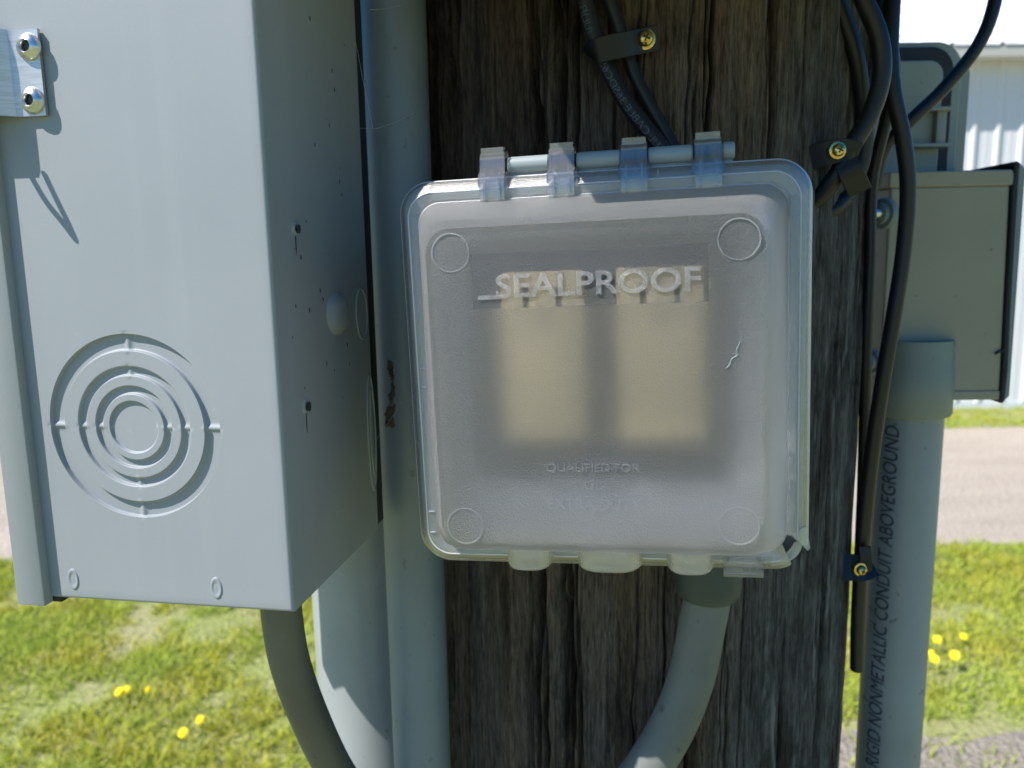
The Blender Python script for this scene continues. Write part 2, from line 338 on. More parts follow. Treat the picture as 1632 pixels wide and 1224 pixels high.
# dandelions
m = Mat("dandelion_yellow"); a = m.noise(m.coord(), 300, 2); M_yel = m.pbr(m.ramp(a, [(.3, (.85, .62, .01)), (.7, (.95, .80, .02))]), .7)
M_stem = painted("stem_green", (.10, .17, .04), .6, .1)
def dandelion(px, py, s, label):
    s *= .85; hgt = .075; p = gnd(px, py, hgt); t = empty("dandelion", (p.x, p.y, 0), label, "flower", "dandelions in the grass")
    hd = MB()
    for ring_i, (r, z0, k) in enumerate(((.019, 0, 22), (.014, .0025, 18), (.008, .0045, 12))):
        for j in range(k):
            a = 2*math.pi*(j+.5*ring_i)/k+random.uniform(-.08, .08); ca, sa = math.cos(a), math.sin(a); rr = r*s*random.uniform(.9, 1.08); w = .0024*s
            hd.add([(ca*.002-sa*w*.5, sa*.002+ca*w*.5, hgt+z0-.002), (ca*.002+sa*w*.5, sa*.002-ca*w*.5, hgt+z0-.002),
                    (ca*rr+sa*w, sa*rr-ca*w, hgt+z0+.002), (ca*rr*1.06, sa*rr*1.06, hgt+z0+.0015), (ca*rr-sa*w, sa*rr+ca*w, hgt+z0+.002)], [(0, 1, 2, 3, 4)])
    hd.lathe((0, 0, hgt-.004), (0, 0, 1), [(.002, -.006), (.006, -.003), (.009*s, .002), (.010*s, .006), (.006*s, .0085), (.0005, .0095)], 14)
    rt = Matrix.Rotation(R(42), 3, Vector((0, 0, 1)).cross(Vector((-.3, -1, 0)))); c0 = Vector((0, 0, hgt-.006))
    hd.v = [tuple(rt @ (Vector(v)-c0)+c0) for v in hd.v]
    hd.build("flower_head", M_yel, t, 0)
    MB().tube([(0, 0, 0), (.002, 0, hgt*.5), (0, 0, hgt-.006)], .0018, 8).build("stem", M_stem, t)
for a in ((191, 1101, 1.0, "yellow dandelion, larger bloom of the touching pair on the left lawn"), (203, 1098, .9, "yellow dandelion on the left lawn touching the right side of a larger bloom"),
          (237, 1097, .6, "small half open dandelion right of the touching pair on the left lawn"), (320, 1145, .9, "yellow dandelion, rightmost one on the left lawn"),
          (293, 1166, 1.0, "yellow dandelion, lowest one on the left lawn"), (1493, 1018, 1.0, "yellow dandelion in the right cluster, upper one beside the conduit"),
          (1535, 1013, .85, "yellow dandelion in the right cluster, farthest from the camera"), (1521, 1043, 1.15, "yellow dandelion, largest bloom of the right cluster"),
          (1489, 1049, 1.0, "yellow dandelion, lowest bloom of the right cluster beside the conduit"), (1483, 1039, .7, "dull yellow dandelion half hidden behind the printed conduit")): dandelion(*a)
# ------------------------------------------------------------------ shed
YS = 7.85
shed = empty("metal_shed", (4, YS, 0), "white ribbed metal shed across the gravel road", "shed")
prof = []; xs = -8.0
while xs < 9:
    prof += [(xs, 0), (xs+.075, 0), (xs+.079, -.004), (xs+.087, -.004), (xs+.091, 0), (xs+.160, 0), (xs+.178, -.024), (xs+.205, -.024), (xs+.223, 0)]; xs += .2286
ztop = 3.55
mb = MB(); k = len(prof); mb.add([(p[0], p[1], z) for z in (.06, ztop) for p in prof], [(i, i+1, k+i+1, k+i) for i in range(k-1)])
mb.build("wall_panel", M_white, shed, 20)
MB().box(-8, 9, .03, .2, 0, 3.5).build("wall_frame", M_white, shed)
MB().box(-8.05, 9.05, -.02, .03, 0, .058).build("base_trim", M_white, shed)
OV = -.25; zE = CAM.z+(ray(1560, 71).z/ray(1560, 71).y)*(YS+OV)
mb = MB(); sl_ = math.tan(R(27)); pr = []; xs = -8.4
while xs < 9.4:
    pr += [(xs, 0), (xs+.17, 0), (xs+.185, .022), (xs+.205, .022), (xs+.22, 0)]; xs += .2286
k = len(pr); mb.add([(p[0], OV+yy, zE+yy*sl_+p[1]) for yy in (0, 5.0) for p in pr], [(i, i+1, k+i+1, k+i) for i in range(k-1)])
mb.build("roof", M_white, shed, 20)
MB().box(-8.4, 9.4, OV+.012, OV+.03, zE-.10, zE-.006).build("fascia", painted("fascia_tan", (.45, .44, .40), .5, .05, 0, sc=.1), shed)
MB().box(-8.4, 9.4, OV+.03, 0.0, zE-.09, zE-.075).build("soffit", M_white, shed)
MB().box(-8, 9, 9.4, 9.5, 0, 3.4).build("back_wall", M_white, shed)
# ------------------------------------------------------------------ pole
PC = Vector((.0866, .545, 0)); PR = .140
def build_pole():
    nA = 1150; a0, a1 = R(165), R(375)    # front half in fine columns
    fine_a = np.linspace(a0, a1, nA); back = np.linspace(a1, a0+2*np.pi, 26)[1:-1]; A = np.concatenate([fine_a, back])
    Z = np.concatenate([np.linspace(-.05, CAM.z-.42, 10)[:-1], np.linspace(CAM.z-.42, CAM.z+.22, 330), np.linspace(CAM.z+.22, 4.5, 14)[1:]])
    AA, ZZ = np.meshgrid(A, Z); sarc = AA*PR
    r = PR+0.0*AA
    r += .0016*(vnoise(sarc, ZZ*.05, 90, 21)-.5)*2 + .0009*(vnoise(sarc, ZZ*.04, 330, 22)-.5)*2 + .0006*(vnoise(sarc, ZZ*.03, 900, 23)-.5)*2 + .002*(vnoise(sarc, ZZ*.3, 14, 24)-.5)
    g = np.random.default_rng(4); zc = CAM.z
    for i in range(135):
        s0 = g.uniform(a0, a1)*PR; w = g.uniform(.00025, .0007); dep = g.uniform(.002, .007)
        if i < 34: w = g.uniform(.0009, .0026); dep = g.uniform(.010, .024)
        zl = g.uniform(zc-.6, zc+.35); L_ = g.uniform(.06, .5) if i >= 22 else g.uniform(.4, 1.4)
        path = s0+.0022*(vnoise(ZZ[:, :1]*1.0+i*3, ZZ[:, :1]*0, 12, 60+i)-.5)*2+.0010*(vnoise(ZZ[:, :1]+i*3, ZZ[:, :1]*0, 60, 260+i)-.5)*2
        taper = np.clip(1-np.abs((ZZ[:, :1]-zl)/L_*2)**2, 0, 1)**.5 * (.55+.45*vnoise(ZZ[:, :1]+i, ZZ[:, :1]*0, 25, 500+i)*1.6)
        dd = (sarc-path)/(w*(1.0 if i >= 34 else .8)*(.35+.65*np.clip(taper, .05, 1.3))); r -= dep*taper*np.exp(-np.abs(dd)**1.6)
    X = PC.x+r*np.cos(AA); Y = PC.y+r*np.sin(AA); na, nz = len(A), len(Z)
    me = bpy.data.meshes.new("utility_pole"); me.vertices.add(na*nz); me.vertices.foreach_set("co", np.stack([X, Y, ZZ], -1).ravel())
    i = np.arange(nz-1)[:, None]*na; k = np.arange(na)[None]; k2 = (k+1) % na
    q = np.stack([i+k, i+k2, i+na+k2, i+na+k], -1).reshape(-1, 4).astype(np.int32)
    me.loops.add(q.size); me.loops.foreach_set("vertex_index", q.ravel()); me.polygons.add(len(q)); me.polygons.foreach_set("loop_start", (np.arange(len(q))*4).astype(np.int32))
    me.polygons.foreach_set("use_smooth", np.ones(len(q), bool)); me.update(calc_edges=True); me.materials.append(M_wood)
    o = bpy.data.objects.new("utility_pole", me); COL.objects.link(o)
    tag(o, "dark weathered wooden utility pole with long vertical cracks", "pole")
build_pole()
# ------------------------------------------------------------------ left enclosure
BO = at(468, 977, .30); FB = Frame(BO, YAWB)
BW, BD, BH = .112, .101, .62
box = empty("metal_enclosure", FB.m, "grey painted metal electrical enclosure with concentric knockout rings on its front", "electrical box")
kx, kz = FB.front(213, 681, 0); KR = .0385
def ring_rect(x0, x1, z0, z1, y, angs):
    out = []
    for t in angs:
        c, s = math.cos(t), math.sin(t); ts = []
        if c > 1e-9: ts.append((x1-kx)/c)
        if c < -1e-9: ts.append((x0-kx)/c)
        if s > 1e-9: ts.append((z1-kz)/s)
        if s < -1e-9: ts.append((z0-kz)/s)
        q = min(ts); out.append((kx+c*q, y, kz+s*q))
    return out
angs = sorted(set([2*math.pi*k/480 for k in range(480)]+[math.atan2(b-kz, a-kx) % (2*math.pi) for a in (-BW, 0) for b in (0, BH)]))
rings = [[(kx+KR*math.cos(t), 0, kz+KR*math.sin(t)) for t in angs]]
base_r = ring_rect(-BW, 0, 0, BH, 0, angs)
rb = .0016
def inset(k, y):
    return [(min(max(p[0], -BW+k), -k), y, min(max(p[2], k), BH-k)) for p in base_r]
rings.append(inset(.0045, 0))
for i in range(6):
    t = R(90*i/5); rings.append(inset(rb*(1-math.sin(t)), rb*(1-math.cos(t))))
rings.append(inset(0, BD))
mb = MB(); loft(mb, rings); n_ = len(angs); mb.add(rings[-1], [tuple(range(n_))]); mb.build("body", M_box, box, 40)
# knockout disc with pressed grooves
mm = .001
def kprof(r):
    def st(x): x = min(max(x, 0), 1); return x*x*(3-2*x)
    def groove(r, a, b, dpt, e=.6): return dpt*st((r-a)/e+.5)*(1-st((r-b)/e+.5))
    return groove(r, 30.8, 37.0, 1.9)+groove(r, 20.9, 24.2, 1.5)+groove(r, 13.5, 16.6, 1.4)+groove(r, -5, 10.4, 1.1)
mb = MB(); rr = sorted(set([0.01]+[x*.5 for x in range(2, 77)]+[x+dx for x in (30.6, 37, 20.8, 24.2, 13.4, 16.6, 10.4) for dx in (-.3, -.15, 0, .15, .3)]+[KR*1000]))
rr = [r for r in rr if r <= KR*1000]; rgs = []
tabs = [0, 90, 180, 270]
for r in rr:
    ring = []
    for t in angs:
        y = kprof(r); deg = math.degrees(t) % 360
        for tb in tabs:
            dd = abs((deg-tb+180) % 360-180)*math.pi/180*r
            if r > 9.6 and not (tb in (90, 270) and r < 18): y *= 1-math.exp(-(dd/1.2)**2)*.45
            for e in (37.6, 30.2, 24.6, 20.4, 16.9, 13.0): 
                if not (tb in (90, 270) and e < 18): y += .22*math.exp(-(dd/.9)**2-((r-e)/.7)**2)*(1 if e in (37.6, 24.6, 16.9) else -1)
        ring.append((kx+r*mm*math.cos(t), y*mm, kz+r*mm*math.sin(t)))
    rgs.append(ring)
loft(mb, rgs[::-1]); mb.add(rgs[0], [tuple(range(n_))]); mb.build("knockout", M_box, box, 60)
MB().box(-.150, -.0015, BD+.001, BD+.014, .0, BH, .001).build('gap_shade_plate', M_gask_shade, box)  # added dark plate painting the shaded gap; its overhang shades the thick conduit
MB().box(-.122, -.02, .05, .082, .0003, BH-.001, .001).build('shadow_block', M_box, box)  # unseen blocks added behind the box to shape its shadow on the conduit
MB().box(-.140, -.0205, .0825, BD+.0005, .0006, BH-.002, .001).build('shadow_block', M_box, box)
# door flange on the left, standing 4 mm proud, thin dark lip under it
dl, dr = FB.front(28, 963, -.004), FB.front(72, 965, -.004)
MB().box(dl[0], dr[0], -.0042, .012, dr[1]-.0005, BH, .0008).build("door", M_box, box)
MB().box(dl[0]+.001, FB.front(97, 957, 0)[0], .0005, .016, dr[1]-.0003, .0012, .0003).build("door_lip", M_gask_shade, box)
# dimples
for px, py in ((117, 923), (345, 937)):
    cx, cz = FB.front(px, py, 0); mb = MB()
    mb.lathe((0, 0, 0), (0, -1, 0), [(.0034, -.0002), (.0030, .00035), (.0025, .00042), (.0019, .0001), (.0012, -.00005), (.0001, .00008)], 28)
    mb.v = [(v[0]*.78+cx, v[1], v[2]*1.45+cz) for v in mb.v]; mb.build("weld_dimple", M_box, box, 80)
# side details (right hand side, local x = 0)
def side_disc(px, py, ry, rz, prof, name, mat):
    y0, z0 = FB.side(px, py, 0); mb = MB(); mb.lathe((0, 0, 0), (1, 0, 0), prof, 36)
    mb.v = [(v[0], v[1]*ry+y0, v[2]*rz+z0) for v in mb.v]; mb.build(name, mat, box, 80)
side_disc(537, 500, .012, .0098, [(1.0, .0), (.93, .0007), (.8, .0022), (.55, .0033), (.25, .0037), (.01, .0038)], "pressed_dome", M_box)
side_disc(576, 500, .0075, .0125, [(1.03, -.0002), (1.0, .0006), (.96, .0006), (.93, -.0002)], "side_knockout", M_box)
side_disc(592, 690, .0055, .0300, [(1.03, -.0002), (1.0, .0006), (.97, .0006), (.94, -.0002)], "side_knockout", M_box)
side_disc(594, 690, .0036, .0225, [(1.03, -.0002), (1.0, .0006), (.97, .0006), (.94, -.0002)], "side_knockout", M_box)
for px, py, s in ((470, 364, 1), (487, 647, 1.1)):
    side_disc(px, py, .0032*s, .0030*s, [(1.0, .0), (.8, .0007), (.62, .0009), (.5, .0002)], "punched_hole", M_box)
    side_disc(px+2, py+1, .0016*s, .0018*s, [(1, .0012), (.01, .0013)], "hole_core", M_slot)
    side_disc(px+1, py+20, .0004, .0055*s, [(1, .00015), (.01, .0002)], "rust_streak", M_rust)
g = random.Random(3); mb = MB()
for _ in range(26):
    px, py = g.uniform(465, 560), g.uniform(10, 640)
    if px-400 < py*.06+30: continue
    y0, z0 = FB.side(px, py, 0); r = g.uniform(.0003, .0008)
    mb.add([(.00012, y0+r*math.cos(t)*.9, z0+r*1.5*math.sin(t)) for t in [k*math.pi/4 for k in range(8)]], [tuple(range(8))])
tag(mb.build("dirt", M_slot, box), kind="stuff")
# hasp bracket with rivets
hx0, hz1 = FB.front(17, 48, -.002); hx1, hz0 = FB.front(74, 184, -.002)
br = MB(); T = .0016
prof = [(hx1, -.0022), (hx0+.001, -.0022), (hx0-.001, -.003), (hx0-.0085, -.0100), (hx0-.011, -.0112), (hx0-.034, -.0112)]
pts = [(x, y) for x, y in prof]+[(x-.0002, y+T) for x, y in prof[::-1]]
vs = [(p[0], p[1], z) for z in (hz0, hz1) for p in pts]; k = len(pts)
br.add(vs, [tuple(range(k)), tuple(range(k, 2*k))]+[(i, (i+1) % k, k+(i+1) % k, k+i) for i in range(k)])
hasp = br.build("hasp_bracket", M_steel, box, 30)
for px, py in ((41, 73), (47, 159)):
    cx, cz = FB.front(px, py, -.004); mb = MB()
    mb.lathe((cx, -.0022, cz), (0, -1, 0), [(.0049, 0), (.0049, .0007), (.0043, .0016), (.0032, .0024), (.0024, .0028), (.0021, .0026), (.0019, .0012), (.0019, -.0004), (.0001, -.0005)], 36)
    mb.build("rivet", M_rivet, hasp, 50)
    MB().lathe((cx, -.0022, cz), (0, -1, 0), [(.00175, .0001), (.0016, .0011), (.0001, .0013)], 20).build("rivet_core", M_slot, hasp)
# seal on the hasp (hangs left of the picture, casts the pronged shadow)
def FBp(px, py, y):
    a, b = FB.front(px, py, y); return Vector((a, y, b))
so = FBp(-45, 178, -.013)
seal = empty("lock_seal", FB.m @ Matrix.Translation(so), "wire seal hanging from the steel hasp at the left edge of the picture", "seal")
for q in (((-62, 170, -.012), (-50, 200, -.0135), (-30, 228, -.0145), (-16, 248, -.015)), ((-38, 170, -.012), (-32, 198, -.0135), (-24, 224, -.0145), (-16, 248, -.015))):
    MB().tube([p-so for p in spline([FBp(*a) for a in q], 6)], .0011, 8).build("wire", M_steel, seal)
# ------------------------------------------------------------------ conduits
def vertical_conduit(name, cx, cy, r, z0, z1, mat, label, cat="conduit"):
    t = MB().tube([(cx, cy, z0), (cx, cy, (z0+z1)/2), (cx, cy, z1)], r, 64).build(name, mat, None, 50); return tag(t, label, cat)
c1x = at(638, 300, .435).x
vertical_conduit("thin_conduit", c1x, .435, .0167, .0, 3.2, M_pvc, "slim grey conduit running up between the enclosure and the pole")
big_x = at(502, 1010, .51).x+.0372
vertical_conduit("large_conduit", big_x, .51, .0365, 0, 3.2, M_pvc3, "thick grey conduit standing behind the enclosure, sunlit at its left edge")
fp = [at(448, 930, .365), at(449, 978, .365), at(462, 1055, .370), at(490, 1135, .38), at(532, 1224, .395), at(578, 1290, .41), at(640, 1370, .43)]
tag(MB().tube(spline(fp, 10), .0098, 28).build("flexible_conduit", M_flex, None, 50), "dark flexible conduit curving down from under the grey enclosure", "conduit")
# mud nest on the thin conduit
mb = MB(); g = random.Random(5)
for _ in range(190):
    t = g.random(); py = 578+t*102; px = 622+8*math.sin(t*5)+g.uniform(-5, 8)+(6 if t > .6 else 0)
    p = at(px, py, .4195+g.uniform(0, .0008)); s_ = g.uniform(.0005, .0016)
    bm = bmesh.new(); bmesh.ops.create_icosphere(bm, subdivisions=1, radius=s_)
    vs = [tuple(p+Vector((v.co.x*g.uniform(.6, 1.3), v.co.y*.5, v.co.z*g.uniform(.8, 1.8)))) for v in bm.verts]; bm.verts.index_update()
    mb.add(vs, [[v.index for v in f.verts] for f in bm.faces]); bm.free()
tag(mb.build("mud_nest", M_mud, None, 80), "crusty brown mud nest stuck on the slim conduit beside the clear cover", "nest")
# cobweb threads
M_web = painted("spider_silk", (.5, .52, .55), .5, .02)
mb = MB()
for a, b in (((478, 197), (600, 205)), ((600, 205), (660, 180)), ((594, 205), (560, 30)), ((600, 700), (640, 640)), ((590, 15), (640, 8))):
    A_ = at(*a, .36); B_ = at(*b, .417); mb.tube([A_, (A_+B_)/2-Vector((0, 0, .0008)), B_], .00009, 5)
tag(mb.build("cobweb", M_web, None), "fine cobweb threads between the enclosure side and slim conduit", "cobweb", kind='stuff')
# ------------------------------------------------------------------ clear cover
FC = Frame(Vector((.03603, .31868, CAM.z-.04861)), R(10.84), R(1.634))
cov = empty("outlet_cover", FC.m, "clear frosted plastic weatherproof outlet cover hinged at the top", "outlet cover")
def hole(c): return (c.x-c.z) > .1365 and -.0045 < (c.x+c.z) < .0092
prof = [(80, 13, 4.5), (80.0, 13, 0), (79.6, 12.8, -1.2), (78.6, 12.2, -2.4), (77.2, 11.2, -3.4), (76.0, 10.4, -4.4), (75.2, 10, -4.7), (74, 9.6, -4.4), (73, 9.4, -4.1), (71.6, 9.2, -4.0)]
mb = MB(); loft(mb, [rsq(s*mm, r*mm, y*mm, 22) for s, r, y in prof], skip=hole); fl = mb.build("lid_flange", M_flange, cov, 50)
prof = [(71.6, 9.2, -4.0), (70.9, 9.2, -4.6), (70.3, 9.2, -6.5), (68.6, 9.5, -13), (66.3, 10, -21), (64.2, 10.2, -28), (62.8, 10.2, -31.8), (61.2, 9.8, -34.6), (59.3, 9.0, -36.3), (57.3, 8.2, -37.0), (52, 8, -37.25), (30, 5, -37.4), (8, 2, -37.4)]
mb = MB(); rg = [rsq(s*mm, r*mm, y*mm, 22) for s, r, y in prof]; loft(mb, rg, (False, True)); dome = mb.build("lid_dome", M_frost, cov, 70)
M_rim_highlight = clear("rim_highlight", tr=.25, rough=.3, haze=.3, front=.4, bump_sc=1500, bump_d=.0004, gl=.2, gk=3, tint=(.97, .96, 1.0))
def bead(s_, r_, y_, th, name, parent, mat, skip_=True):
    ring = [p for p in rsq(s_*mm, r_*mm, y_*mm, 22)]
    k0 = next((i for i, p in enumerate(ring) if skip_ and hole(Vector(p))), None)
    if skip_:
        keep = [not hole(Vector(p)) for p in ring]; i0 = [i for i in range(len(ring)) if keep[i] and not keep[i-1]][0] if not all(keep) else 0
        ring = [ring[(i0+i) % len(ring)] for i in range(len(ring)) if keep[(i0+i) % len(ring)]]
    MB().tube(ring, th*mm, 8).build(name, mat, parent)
bead(80.0, 13, .6, .42, "edge_highlight_bead", fl, M_rim_highlight); bead(75.4, 10.1, -4.6, .32, "inner_highlight_bead", fl, M_rim_highlight); bead(71.3, 9.2, -4.2, .22, "inner_highlight_bead", fl, M_rim_highlight)  # milky beads paint bright highlight lines along the rim
# base: ring frame, inner plate, deep box behind
mb = MB(); loft(mb, [rsq(s*mm, 9*mm, y*mm, 12) for s, y in ((64, 5), (64, 1), (66, .6), (72, .6), (72.6, -.8), (75, -.8), (76, .6), (78, .6), (78.4, 2), (78.4, 8), (64, 8))], skip=lambda c: .1372 < c.x-c.z < .1440 and -.0035 < c.x+c.z < .0075 and c.y < .004); mb.build("base_frame", M_base, cov, 40)
mb = MB(); mb.box(-65*mm, -56*mm, 7.6*mm, 8.2*mm, -65*mm, 65*mm).box(53*mm, 65*mm, 7.6*mm, 8.2*mm, -65*mm, 65*mm).box(-55.9*mm, 52.9*mm, 7.6*mm, 8.2*mm, -65*mm, -46*mm).box(-55.9*mm, 52.9*mm, 7.6*mm, 8.2*mm, 56*mm, 65*mm)
mb.build("base_plate", M_base_glow, cov, 30)  # pale border paints the sunlit glow inside the cover into the colour
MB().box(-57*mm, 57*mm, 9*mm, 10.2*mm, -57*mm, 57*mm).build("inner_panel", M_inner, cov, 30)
mb = MB(); loft(mb, [rsq(58*mm, 8*mm, 10.5*mm, 8), rsq(58*mm, 8*mm, 78*mm, 8)], (True, True)); mb.build("back_box", M_pvc2, cov, 30)
# hinge clips and rod
rodc = (2.5, 84.6)
def strip(path, th):
    L_ = []; Rr_ = []
    for i, p in enumerate(path):
        a = Vector(path[max(i-1, 0)]); b = Vector(path[min(i+1, len(path)-1)]); d = (b-a).normalized(); nrm = Vector((-d.y, d.x))*th/2
        L_.append((p[0]+nrm.x, p[1]+nrm.y)); Rr_.append((p[0]-nrm.x, p[1]-nrm.y))
    return L_+Rr_[::-1]
for cx in (-40.1, -12.7, 15.0, 42.4):
    mb = MB(); x0, x1 = cx-4.9, cx+4.9
    P = strip([(-5.4, 70.5), (-5.6, 76), (-5.2, 79.5), (-3.6, 82.0), (-2.6, 84.5), (-2.4, 87.0), (-1.2, 88.6), (1.5, 89.4), (4.5, 89.6), (6.5, 88.8)], 1.7)
    mb.prism([(a*mm, b*mm) for a, b in P], x0*mm, x1*mm, 0)
    for xx in (x0+1.6, x1-2.4):
        mb.prism([(a*mm, b*mm) for a, b in ((-7.2, 70.8), (-7.0, 77), (-5.6, 81.2), (-4.6, 81.6), (-4.8, 70.8))], xx*mm, (xx+.8)*mm, 0)
    P = strip([(-1.6, 88.9), (-1.9, 91.0), (1.8, 91.4)], 1.0); mb.prism([(a*mm, b*mm) for a, b in P], (x0+.4)*mm, (x1-.4)*mm, 0)
    for xx in (x0-1.1, x1):
        mb.prism([(a*mm, b*mm) for a, b in ((-4.0, 76), (-3.8, 79.5), (-1.5, 82), (4, 82), (4, 76))], xx*mm, (xx+1.1)*mm, 0)
    mb.build("hinge_clip", M_clear, cov, 30)
for x0, x1 in ((-34.8, -18.0), (-7.3, 9.8), (20.3, 37.0), (47.8, 52.4)):
    mb = MB(); mb.lathe((x0*mm, rodc[0]*mm, rodc[1]*mm), (1, 0, 0), [(.0001, 0), (.0027, 0), (.0033, .0006), (.0033, (x1-x0)*mm-.0006), (.0027, (x1-x0)*mm), (.0001, (x1-x0)*mm)], 28)
    mb.box((x0+.6)*mm, (x1-.6)*mm, (rodc[0]-.3)*mm, (rodc[0]+5)*mm, 77*mm, 83.5*mm, .0004); mb.build("hinge_rod", M_rod, cov, 40)
# cord ports along the bottom
for x0, x1 in ((-40.2, -21.0), (-11.2, 15.3), (24.7, 43.3)):
    mb = MB(); w = (x1-x0)/2; c = (x0+x1)/2; pl = []
    for k in range(33):
        t = math.pi*k/32; ex = .62
        pl.append((c+w*math.copysign(abs(math.cos(t))**ex, math.cos(t)), -4-13.5*math.sin(t)**.75))
    def rr_(z, ins): return [((c+(p[0]-c)*(1-ins/w))*mm, (p[1]+ (ins if p[1] < -5 else 0))*mm, z*mm) for p in pl]
    rows = [rr_(-58, 0), rr_(-66, 0), rr_(-75.6, 0), rr_(-76.6, .3), rr_(-77.2, .9), rr_(-77.2, 2.2), rr_(-75.0, 2.6)]
    k_ = len(pl); mb.add([p for r_ in rows for p in r_], [(i*k_+j, i*k_+j+1, (i+1)*k_+j+1, (i+1)*k_+j) for i in range(len(rows)-1) for j in range(k_-1)])
    mb.build("cord_port", M_port, cov, 50)
# latch
mb = MB(); a0, a1 = 46.8, 62.2
for z in (-77.6, -80.2): pass
mb.box((a0+1.2)*mm, (a1-1.2)*mm, -9.5*mm, -8.2*mm, -70.2*mm, -68.9*mm, .0003).box((a0+1.2)*mm, (a0+2.2)*mm, -9.4*mm, -5*mm, -74.5*mm, -69*mm, .0003).box((a1-2.2)*mm, (a1-1.2)*mm, -9.4*mm, -5*mm, -74.5*mm, -69*mm, .0003)
mb.box(a0*mm, a1*mm, -9.6*mm, -5*mm, -76.2*mm, -73.6*mm, .0004).box(a0*mm, a1*mm, -9.8*mm, -8.4*mm, -80.2*mm, -76.4*mm, .0003).box(a0*mm, a1*mm, -10.4*mm, -8.2*mm, -78.9*mm, -78.1*mm, .0003)
mb.build("latch", M_clear, cov, 30)
# embossed ticks on flange
mb = MB()
for px, py, w, h in ((660, 345, 2.2, .3), (661, 377, 2.2, .3), (672, 587, 2.4, .3), (674, 617, 2.4, .25), (688, 815, 2.6, .3), (690, 848, 2.2, .35), (1049, 275, .3, 3), (1265, 312, 2.6, .3)):
    x_, z_ = FC.front(px, py, -.0046); mb.box(x_-w*mm/2, x_+w*mm/2, -.0050, -.0042, z_-h*mm/2, z_+h*mm/2)
x_, z_ = FC.front(1259, 315, -.0046); mb.box(x_-.00015, x_+.00015, -.0050, -.0042, z_-.008, z_)
tag(mb.build("flange_mark", M_rod, cov), kind="stuff")
# broken shards at the corner
mb = MB(); q = [FC.front(px, py, -.004) for px, py in ((1236, 872), (1246, 866), (1263, 903), (1228, 903))]
mb.add([(a, -.004+.0022*(i == 2), b) for i, (a, b) in enumerate(q)]+[(a, -.0028+.0022*(i == 2), b) for i, (a, b) in enumerate(q)], [(0, 1, 2, 3), (7, 6, 5, 4), (0, 4, 5, 1), (1, 5, 6, 2), (2, 6, 7, 3), (3, 7, 4, 0)])
q = [FC.front(px, py, -.004) for px, py in ((1260, 850), (1285, 838), (1291, 872), (1287, 877))]; q = [q[0], q[3], q[2], q[1]]
mb.add([(a, -.0048, b) for a, b in q]+[(a, -.0036, b) for a, b in q], [(0, 1, 2, 3), (7, 6, 5, 4), (0, 4, 5, 1), (1, 5, 6, 2), (2, 6, 7, 3), (3, 7, 4, 0)])
mb.build("broken_shard", M_flange, cov, 20)
# lettering and rings on the dome face
YF = -37.35
def face_text(txt, x, z, h, width, off, name, ext=.45, shear=0):
    v, f = text_mesh(txt, 1.0, 0.5, off, shear)
    xs = [p[0] for p in v]; ys = [p[1] for p in v]; sx = width/(max(xs)-min(xs)); sy = h/(max(ys)-min(ys)); mb = MB()
    mb.add([((x+(p[0]-min(xs))*sx)*mm, (YF-ext*(p[2]+.5))*mm, (z+(p[1]-min(ys))*sy)*mm) for p in v], f); return mb
mb = face_text("SEALPROOF", -33.6, 34.2, 8.4, 71.5, .018, "logo", .8)
mb.box(-40.3*mm, -31.5*mm, (YF-.8)*mm, YF*mm, 33.9*mm, 35.3*mm)
mb.build("raised_lettering", M_logo, dome, 30)
mb = face_text("QUALIFIED FOR", -18, -30.6, 3.7, 34, .0, "q", .35); mb.build("raised_lettering", M_faint, dome, 30)
mb = face_text("UL", -4.2, -36.8, 3.7, 6.6, .0, "q", .35); mb.build("raised_lettering", M_faint, dome, 30)
mb = face_text("EXTRA DUTY", -18, -44.4, 4.1, 34, .0, "q", .35); mb.build("raised_lettering", M_faint, dome, 30)
for px, py, s in ((718, 403, 1), (1178, 381, 1), (742, 838, 1), (1178, 838, 1)):
    cx, cz = FC.front(px, py, -.037); mb = MB()
    mb.lathe((cx, YF*mm+.0001, cz), (0, -1, 0), [(.0072, 0), (.0071, .0003), (.0067, .0003), (.0066, 0)], 48); mb.build("mould_ring", M_faint, dome, 60)
mb = MB(); q = [FC.front(px, py, -.038) for px, py in ((1180, 545), (1174, 558), (1176, 566), (1166, 572), (1163, 582), (1157, 588))]
mb.tube([(a, YF*mm-.0002, b) for a, b in q], .00018, 6); mb.build("crack", M_rod, dome)
# receptacles inside the cover
for cx, lab in ((-22.4, "ivory outlet receptacle seen blurred inside the clear cover, on the left"), (23.8, "ivory outlet receptacle seen blurred inside the clear cover, on the right")):
    r_ = empty("outlet_receptacle", FC.m @ Matrix.Translation((cx*mm, 5*mm, 8.5*mm)), lab, "receptacle", "outlet receptacles under the cover")
    MB().box(-.0168, .0168, -.0085, -.0002, -.034, .034, .001).build("face", M_ivory, r_)
    for zc in (.0205,):
        mb = MB()
        for sx_ in (-.0066, .0066): mb.box(sx_-.0011, sx_+.0011, -.0088, -.0083, zc-.001, zc+.0075)
        mb.lathe((0, -.0086, zc-.0065), (0, -1, 0), [(.0024, -.0002), (.0024, .0003), (.0001, .0003)], 16)
        mb.build("slots", M_slot, r_)
